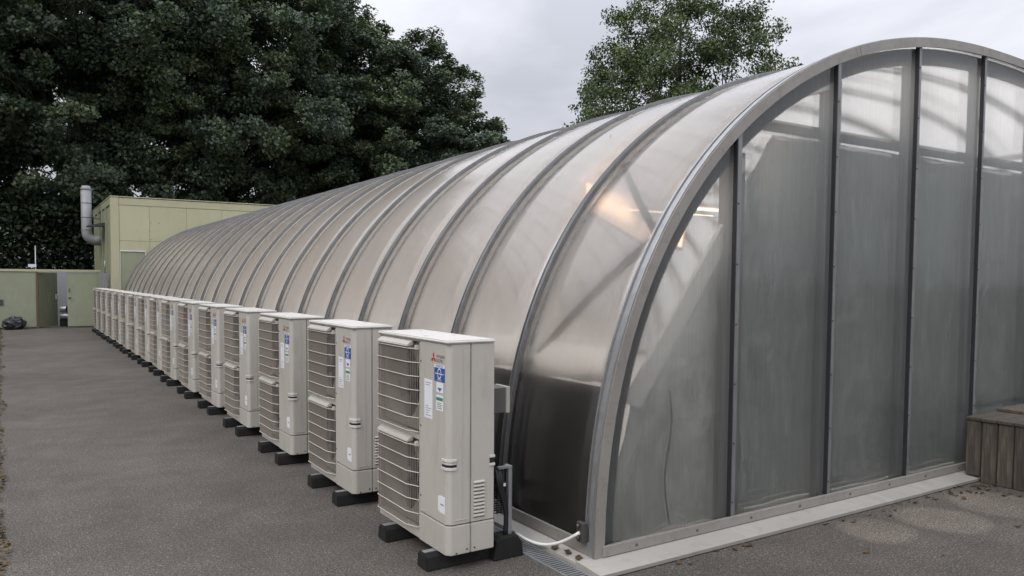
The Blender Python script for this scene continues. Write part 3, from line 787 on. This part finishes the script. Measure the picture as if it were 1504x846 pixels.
# ------------------------------------------------------------------ wooden planter box by the end wall
wb = empty('wooden_box', (7.385, 3.66, 0)); tag(wb, 'weathered grooved timber box against the end wall', 'wooden box')
def board_me(wd, h):
    m_ = MB(); pts = []
    ng = 7
    for k in range(ng):
        a = wd*k/ng; b = wd*(k+1)/ng
        pts += [(.0, a+.003), (.0, b-.006), (.004, b-.0045), (.004, b-.0005)]
    pts += [(.027, wd), (.027, 0)]
    m_.prism(pts, 'z', 0, h); return m_.mesh('side_board', MT['wood'])
bw = .136
long_b = board_me(bw-.010, .555); short_b = board_me(bw-.010, .50)
for k in range(7):
    o = link('side_board', short_b if k == 0 else long_b, wb, (.0+random.uniform(-.003, .003), -bw*(k+1), .06 if k == 0 else .006))
for k in range(11):
    o = link('side_board', long_b, wb, (.03+bw*(k+1), -bw*7-.002, .006), (0, 0, R(90)))
tb = MB(); tb.box(0, 1.62, 0, .131, 0, .026); tb_me = bevel_mesh(tb.mesh('top_board', MT['wood']), .003)
for k in range(7): link('top_board', tb_me, wb, (-.012+random.uniform(-.004, .004), -bw*(k+1)+.003, .563+random.uniform(-.002, .002)))
tb = MB(); tb.box(.55, 1.6, -.24, -.01, .592, .618); tb.obj('loose_board', MT['wood'], wb, bevel=.003)

# fallen leaves
def dead_leaf_mesh(seed):
    random.seed(seed); n = 9; vs = []; fs = []
    for i in range(n+1):
        f = i/n; w_ = .5*math.sin(math.pi*min(1, f*1.02))**.8*(1+.3*math.sin(i*2.6))
        for s in (-1, 0, 1): vs.append(((f-.5), s*w_*.6, .10*abs(s)+.22*(f-.5)**2+.05*math.sin(5*f+seed)))
    for i in range(n):
        for s in range(2): a = i*3+s; fs.append((a, a+1, a+4, a+3))
    m_ = MB(); m_.add(vs, fs, 0, True); return m_.mesh('fallen_leaf', MT['dead_leaf'], False)
dls = [dead_leaf_mesh(s) for s in range(4)]
random.seed(21)
spots = []
for k in range(26): spots.append((random.uniform(6.6, 7.36), random.gauss(3.42, .06), .004))
for k in range(16): spots.append((random.uniform(7.0, 7.37), random.uniform(2.75, 3.45), .004))
for k in range(20): spots.append((random.uniform(3.4, 6.6), random.gauss(3.49, .035), .004))
for k in range(6): spots.append((random.uniform(3.3, 6.8), random.uniform(2.4, 3.4), .004))
spots += [(3.00, 3.93, .042), (2.99, 3.80, .042), (2.985, 4.05, .042)]
for i, (x, y_, z) in enumerate(spots):
    s = random.uniform(.03, .06) if i < len(spots)-3 else .085
    o = link('fallen_leaf', dls[i % 4], None, (x, y_, z+.004), (random.uniform(-.3, .3), random.uniform(-.3, .3), random.uniform(0, 6.28)), (s, s, s))
    if i < len(spots)-3: tag(o, 'small curled brown leaf lying on the asphalt near the end wall flashing', 'leaf', 'fallen leaves along the end wall')
    else: tag(o, 'larger tan leaf lying on the pale side flashing near the end arch', 'leaf', 'fallen leaves on the side flashing')

# ------------------------------------------------------------------ green building
BX, BY = 2.86, 30.15
gb = empty('green_building', (BX, BY, 0)); tag(gb, 'pale green flat-roofed building that the greenhouse runs up to', 'building')
m_ = MB(); m_.box(.03, 11.5, .05, 7.2, 0, 4.50); m_.obj('wall', MT['gpaint2'], gb)
m_ = MB(); m_.box(.0, .265, .0, .3, 0, 4.62); m_.obj('corner_trim', MT['gpaint'], gb, bevel=.01)
m_ = MB(); m_.box(.272, 11.52, .0, .06, 4.35, 4.60); rf = m_.obj('roof_trim', MT['gpaint'], gb, bevel=.008)
m_ = MB(); m_.box(-.015, 11.54, -.02, 7.22, 4.622, 4.65); m_.obj('roof', MT['gpaint'], gb, bevel=.005)
m_ = MB(); m_.box(-.005, .029, .31, 7.2, 4.36, 4.60); m_.obj('roof_trim', MT['gpaint2'], gb, bevel=.008)
px = [.272, 1.245, 2.5, 3.75, 5.0, 6.25, 7.5, 8.75, 10.0, 11.5]
for a, b in zip(px, px[1:]):
    for (z0, z1) in ((3.10, 4.345), (.0, 3.09)):
        if a == px[0] and z0 == 0:
            m_ = MB(); m_.box(a, b-.006, .012, .049, 2.775, z1); m_.obj('wall_panel', MT['gpaint'], gb, bevel=.003)
            m_ = MB(); m_.box(.29, 1.075, .016, .049, 0, 2.715); dd = m_.obj('door', MT['gpaint2'], gb, bevel=.003)
            m_ = MB(); m_.box(1.125, b-.006, .012, .049, 0, 2.774); m_.obj('wall_panel', MT['gpaint'], gb, bevel=.003)
            m_ = MB(); m_.box(.274, .288, -.012, .049, 0, 2.765); m_.box(1.09, 1.12, -.01, .049, 0, 2.715); m_.box(.274, 1.12, -.013, .048, 2.72, 2.766); m_.obj('door_frame', MT['white'], dd, bevel=.003)
        else:
            m_ = MB(); m_.box(a, b-.006, .012, .049, z0, z1); m_.obj('wall_panel', MT['gpaint'], gb, bevel=.003)
for k, y_ in enumerate((1.6, 3.1, 4.6, 6.1)):
    m_ = MB(); m_.box(-.02, .029, y_, y_+.22, 0, 4.355); m_.obj('pilaster', MT['gpaint2'], gb, bevel=.006)
m_ = MB(); m_.prism([(-.55, 3.72), (.028, 3.86), (.028, 3.72), (-.55, 3.69)], 'y', 2.2, 3.0); m_.obj('awning_bracket', MT['cap'], gb)
m_ = MB()
for (x, z) in ((1.27, 3.75), (1.55, 3.75), (1.23, 3.45), (1.25, 3.15)): m_.box(x, x+.03, .005, .0119, z, z+.03)
m_.obj('fixing', MT['gpaint3'], gb)
fl = empty('flue_pipe', (2.38, 33.9, 3.2)); tag(fl, 'grey metal flue pipe rising from the side of the green building', 'flue')
pts = [(.50, 0, .02), (.32, 0, .02)]
for k in range(1, 8):
    a = R(90*k/8); pts.append((.32-.32*math.sin(a), 0, .02+.32*(1-math.cos(a))))
pts += [(0, 0, .40), (0, 0, 1.95)]
m_ = MB(); m_.tube(pts, .185, 20); m_.obj('pipe', MT['flue'], fl)
for z in (.42, .9, 1.45):
    m_ = MB(); m_.tube([(0, 0, z), (0, 0, z+.035)], .194, 20); m_.obj('joint_band', MT['flue'], fl)
m_ = MB(); m_.tube([(0, 0, 1.951), (0, 0, 2.02), (0, 0, 2.12)], [.19, .19, .14], 20); m_.obj('cowl', MT['flue'], fl)
m_ = MB(); m_.box(.0, .47, -.02, .02, .86, .89); m_.obj('wall_bracket', MT['cap'], fl)

# ------------------------------------------------------------------ green metal fence with doors
FY = 31.4
fe = empty('metal_fence', (0, FY, 0)); tag(fe, 'dull green sheet metal fence with two doors, one ajar', 'fence')
fxs = [-9.0, -7.4, -5.8, -4.2, -2.6, -1.0, .60]
for a, b in zip(fxs, fxs[1:]):
    m_ = MB(); m_.box(a+.004, b-.004, 0, .04, .06, 1.98); m_.obj('fence_panel', MT['gpaint2'], fe, bevel=.004)
m_ = MB(); m_.box(-9.0, 2.62, -.03, .07, 1.985, 2.065); m_.obj('top_rail', MT['gpaint'], fe, bevel=.006)
for x in (.605, 2.53): 
    m_ = MB(); m_.box(x, x+.06, -.01, .06, 0, 1.982); m_.obj('post', MT['rust'] if x < 1 else MT['gpaint2'], fe)
m_ = MB(); m_.box(1.555, 2.52, .0, .045, .05, 1.96); d2 = m_.obj('door', MT['gpaint2'], fe, bevel=.004)
m_ = MB(); m_.box(1.60, 1.63, -.03, -.001, 1.28, 1.40); m_.box(1.58, 1.66, -.05, -.001, 1.06, 1.085); m_.obj('handle', MT['ac_fan'], d2)
dd = MB(); dd.box(0, .97, -.02, .02, .05, 1.96); d1 = dd.obj('door', MT['gpaint3'], fe, (.67, .03, 0), bevel=.004); d1.rotation_euler.z = R(52)
m_ = MB(); m_.box(.86, .93, -.028, -.0205, 1.0, 1.14); m_.box(.84, .97, -.06, -.0205, 1.15, 1.175); m_.obj('handle', MT['white'], d1)
tag(d1, 'darker door standing ajar')
m_ = MB(); m_.box(-.60, -.36, -.02, -.001, .82, 1.02); m_.obj('vent_cover', MT['cap'], fe)
m_ = MB(); m_.box(.3, 2.85, 1.6, 1.7, 0, 2.02); o = m_.obj('store_wall', MT['roomgrey'], None, (0, FY, 0)); tag(o, 'grey wall of the store glimpsed through the open fence door', 'wall')
t = empty('duct_pipe', (1.75, FY+1.05, 0)); tag(t, 'shiny silver duct lying inside the open fence door', 'duct')
m_ = MB(); m_.tube([(-.4, 0, .62), (.35, 0, .62)], .12, 16); m_.obj('duct', MT['alu'], t)
m_ = MB(); m_.tube([(-.4, -.02, .36), (.35, -.02, .36)], .12, 16); m_.obj('duct', MT['alu'], t)
m_ = MB(); m_.tube([(.02, -.15, .62), (.02, -.135, .62)], .24, 20); m_.obj('flange', MT['dark'], t)
m_ = MB(); m_.box(-.4, .4, -.1, .1, 0, .235); m_.obj('plinth', MT['dark'], t)
bm = bmesh.new(); bmesh.ops.create_icosphere(bm, subdivisions=4, radius=1)
for v in bm.verts:
    n_ = noise.noise(v.co*2.1)*.22+noise.noise(v.co*5.3)*.12
    v.co *= 1+n_; v.co.x *= .34; v.co.y *= .26; v.co.z = max(-.19, v.co.z*.25)
me = bpy.data.meshes.new('bin_bag'); bm.to_mesh(me); bm.free(); me.materials.append(MT['bag'])
tag(link('bin_bag', me, None, (-.06, FY-.32, .192)), 'black plastic bin bag slumped against the green fence', 'bin bag')
t = empty('sign_post', (.65, 33.3, 0)); tag(t, 'thin pole with a small white plate behind the green fence', 'sign')
m_ = MB(); m_.tube([(0, 0, 0), (0, 0, 2.95)], .02, 6); m_.obj('pole', MT['galv'], t)
m_ = MB(); m_.box(-.24, .02, -.03, -.021, 2.16, 2.27); m_.obj('plate', MT['label_w'], t)
t = empty('electrical_box', (2.70, 31.1, 0)); tag(t, 'small grey electrical box with pipe clamps on the side of the green building', 'electrical box')
m_ = MB(); m_.box(-.04, .12, -.1, .1, 1.45, 1.95); m_.obj('box', MT['flue'], t, bevel=.005)
m_ = MB(); m_.tube([(.04, 0, 1.95), (.04, 0, 2.4)], .02, 6); m_.obj('pipe', MT['galv'], t)

# ------------------------------------------------------------------ trees
def rnd_unit():
    while True:
        v = Vector((random.uniform(-1, 1), random.uniform(-1, 1), random.uniform(-1, 1)))
        if .05 < v.length < 1: return v.normalized()
def make_tree_meshes(seed, height, radius, base, leaf_size, nclump, per, matl, lobes=.30, open_=0.0, shape=1.0):
    """envelope: ellipsoid from z=base to height; leaf clumps on and inside it, limbs run to them"""
    random.seed(seed)
    cz = base+(height-base)*.48; hz = (height-base)*.52
    wood_ = MB(); lv = []; lf = []
    lean = Vector((random.uniform(-.4, .4), random.uniform(-.4, .4), 0))
    tr = .020*height
    trunk = [Vector((0, 0, -.1))+lean*0, Vector((0, 0, base*.5))+lean*.2, Vector((0, 0, base))+lean*.5, Vector((0, 0, cz))+lean, Vector((0, 0, cz+hz*.6))+lean]
    wood_.tube(trunk, [tr*1.25, tr, tr*.9, tr*.55, tr*.15], 9)
    clumps = []
    tries = 0
    while len(clumps) < nclump and tries < nclump*30:
        tries += 1
        d = rnd_unit(); f = random.random()**.42
        env = 1+lobes*noise.noise(d*1.7+Vector((seed*3.1, 0, 0)))+lobes*.5*noise.noise(d*4+Vector((0, seed, 0)))
        zz = d.z*hz*f*env
        taper = 1.0 if d.z < 0 else (1-.25*d.z*shape)
        p = Vector((d.x*radius*f*env*taper, d.y*radius*f*env*taper, cz+zz))
        rc = random.uniform(.75, 1.35)*radius/6.0
        if any((p-c[0]).length < (rc+c[1])*(.42+open_) for c in clumps): continue
        clumps.append((p, rc, d))
    # main limbs
    limbs = []
    nl = 9
    for k in range(nl):
        a = 2*math.pi*k/nl+random.uniform(-.3, .3); z0 = base*.7+(cz-base*.7)*random.random()**.8
        st = Vector((0, 0, z0))+lean*.5; el = random.uniform(.25, 1.0)
        en = Vector((math.cos(a)*radius*.55*math.cos(el), math.sin(a)*radius*.55*math.cos(el), z0+hz*.75*math.sin(el)+.8))
        mid = st.lerp(en, .5)+Vector((random.uniform(-.4, .4), random.uniform(-.4, .4), .4))
        wood_.tube([st, mid, en], [tr*.42, tr*.28, tr*.14], 6); limbs += [mid, en, st.lerp(mid, .5), mid.lerp(en, .5)]
    limbs += [trunk[3], trunk[4]]
    for (p, rc, d) in clumps:
        q = min(limbs, key=lambda l: (l-p).length+max(0, l.z-p.z)*.7)
        mid = q.lerp(p, .5)+Vector((random.uniform(-.25, .25), random.uniform(-.25, .25), random.uniform(-.1, .35)))
        wood_.tube([q, mid, p], [tr*.12, tr*.08, tr*.035], 4, 0, False)
        n = int(per*rc*rc*random.uniform(.8, 1.2)*(6.0/radius)**2)
        sub = [rnd_unit()*rc*.75 for _ in range(7)]
        for _ in range(n):
            c = random.choice(sub); o_ = rnd_unit()*rc*.55*random.random()**.5
            o_.z *= .6
            pos = p+Vector((c.x, c.y, c.z*.65))+o_
            nrm = (rnd_unit()*.75+Vector((0, 0, .75))+d*.35).normalized()
            tx = nrm.cross(rnd_unit()).normalized(); ty = nrm.cross(tx)
            s = leaf_size*random.uniform(.65, 1.25); b = len(lv)
            lv.extend((tuple(pos-tx*s*.55), tuple(pos+ty*s*.42-nrm*s*.08), tuple(pos+tx*s*.62-nrm*s*.15), tuple(pos-ty*s*.42-nrm*s*.08)))
            lf.append((b, b+1, b+2, b+3))
    wm = wood_.mesh('trunk', MT['bark'], False)
    lm = bpy.data.meshes.new('crown'); lm.from_pydata(lv, [], lf); lm.materials.append(matl); lm.update()
    return wm, lm
def place_tree(ms, loc, rz, sc, label, group='trees behind the greenhouse', name='maple_tree'):
    t = empty(name, loc, rz); t.scale = sc; tag(t, label, 'tree', group)
    link('trunk', ms[0], t); link('crown', ms[1], t); return t
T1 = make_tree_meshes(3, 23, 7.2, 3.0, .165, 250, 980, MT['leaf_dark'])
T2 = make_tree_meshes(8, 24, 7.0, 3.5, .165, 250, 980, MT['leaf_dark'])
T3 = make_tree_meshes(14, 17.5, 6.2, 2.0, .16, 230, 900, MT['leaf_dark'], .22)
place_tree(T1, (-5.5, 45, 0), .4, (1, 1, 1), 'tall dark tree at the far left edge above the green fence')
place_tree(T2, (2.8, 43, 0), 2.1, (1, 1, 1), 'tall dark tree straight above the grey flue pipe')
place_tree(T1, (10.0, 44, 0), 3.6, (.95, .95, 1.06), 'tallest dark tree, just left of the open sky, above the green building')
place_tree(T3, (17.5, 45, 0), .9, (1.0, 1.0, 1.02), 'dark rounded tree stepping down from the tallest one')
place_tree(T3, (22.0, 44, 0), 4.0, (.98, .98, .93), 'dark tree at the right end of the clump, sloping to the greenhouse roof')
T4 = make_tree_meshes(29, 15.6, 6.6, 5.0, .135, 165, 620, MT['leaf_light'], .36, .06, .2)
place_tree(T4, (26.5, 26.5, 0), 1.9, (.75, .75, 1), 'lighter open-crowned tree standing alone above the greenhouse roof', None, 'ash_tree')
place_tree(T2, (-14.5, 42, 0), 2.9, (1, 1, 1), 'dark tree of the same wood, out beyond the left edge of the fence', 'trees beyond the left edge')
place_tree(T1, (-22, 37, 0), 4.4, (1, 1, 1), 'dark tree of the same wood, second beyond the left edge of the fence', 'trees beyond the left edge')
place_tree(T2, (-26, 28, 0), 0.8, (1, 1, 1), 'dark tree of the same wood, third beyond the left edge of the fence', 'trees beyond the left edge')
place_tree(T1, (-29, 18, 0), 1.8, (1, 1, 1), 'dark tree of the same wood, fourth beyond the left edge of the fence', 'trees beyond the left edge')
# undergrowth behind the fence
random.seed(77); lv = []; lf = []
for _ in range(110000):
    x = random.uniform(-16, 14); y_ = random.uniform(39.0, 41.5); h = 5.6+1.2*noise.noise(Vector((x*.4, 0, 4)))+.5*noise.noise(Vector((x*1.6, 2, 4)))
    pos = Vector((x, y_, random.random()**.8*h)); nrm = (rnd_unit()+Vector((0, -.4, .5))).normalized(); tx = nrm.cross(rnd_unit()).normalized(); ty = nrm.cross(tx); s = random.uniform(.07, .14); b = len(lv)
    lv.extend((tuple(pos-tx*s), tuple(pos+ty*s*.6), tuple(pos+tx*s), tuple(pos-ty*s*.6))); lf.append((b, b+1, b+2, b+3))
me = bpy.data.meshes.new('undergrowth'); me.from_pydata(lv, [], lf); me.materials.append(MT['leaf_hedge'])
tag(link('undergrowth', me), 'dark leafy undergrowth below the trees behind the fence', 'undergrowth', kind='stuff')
# leaf litter along the left edge of the path
random.seed(91); lv = []; lf = []
for _ in range(9000):
    y_ = 5+27*random.random()**1.2; x = (-.02-.013*y_)-abs(random.gauss(0, .32))+.12*noise.noise(Vector((y_*.9, 0, 0)))
    pos = Vector((x, y_, .004+random.random()*.012)); nrm = (rnd_unit()*.5+Vector((0, 0, 1))).normalized(); tx = nrm.cross(rnd_unit()).normalized(); ty = nrm.cross(tx); s_ = random.uniform(.008, .03); b = len(lv)
    lv.extend((tuple(pos-tx*s_), tuple(pos+ty*s_*.6), tuple(pos+tx*s_), tuple(pos-ty*s_*.6))); lf.append((b, b+1, b+2, b+3))
me = bpy.data.meshes.new('leaf_litter'); me.from_pydata(lv, [], lf); me.materials.append(MT['dead_leaf'])
tag(link('leaf_litter', me), 'brown leaf litter along the left edge of the asphalt', 'leaf litter', kind='stuff')
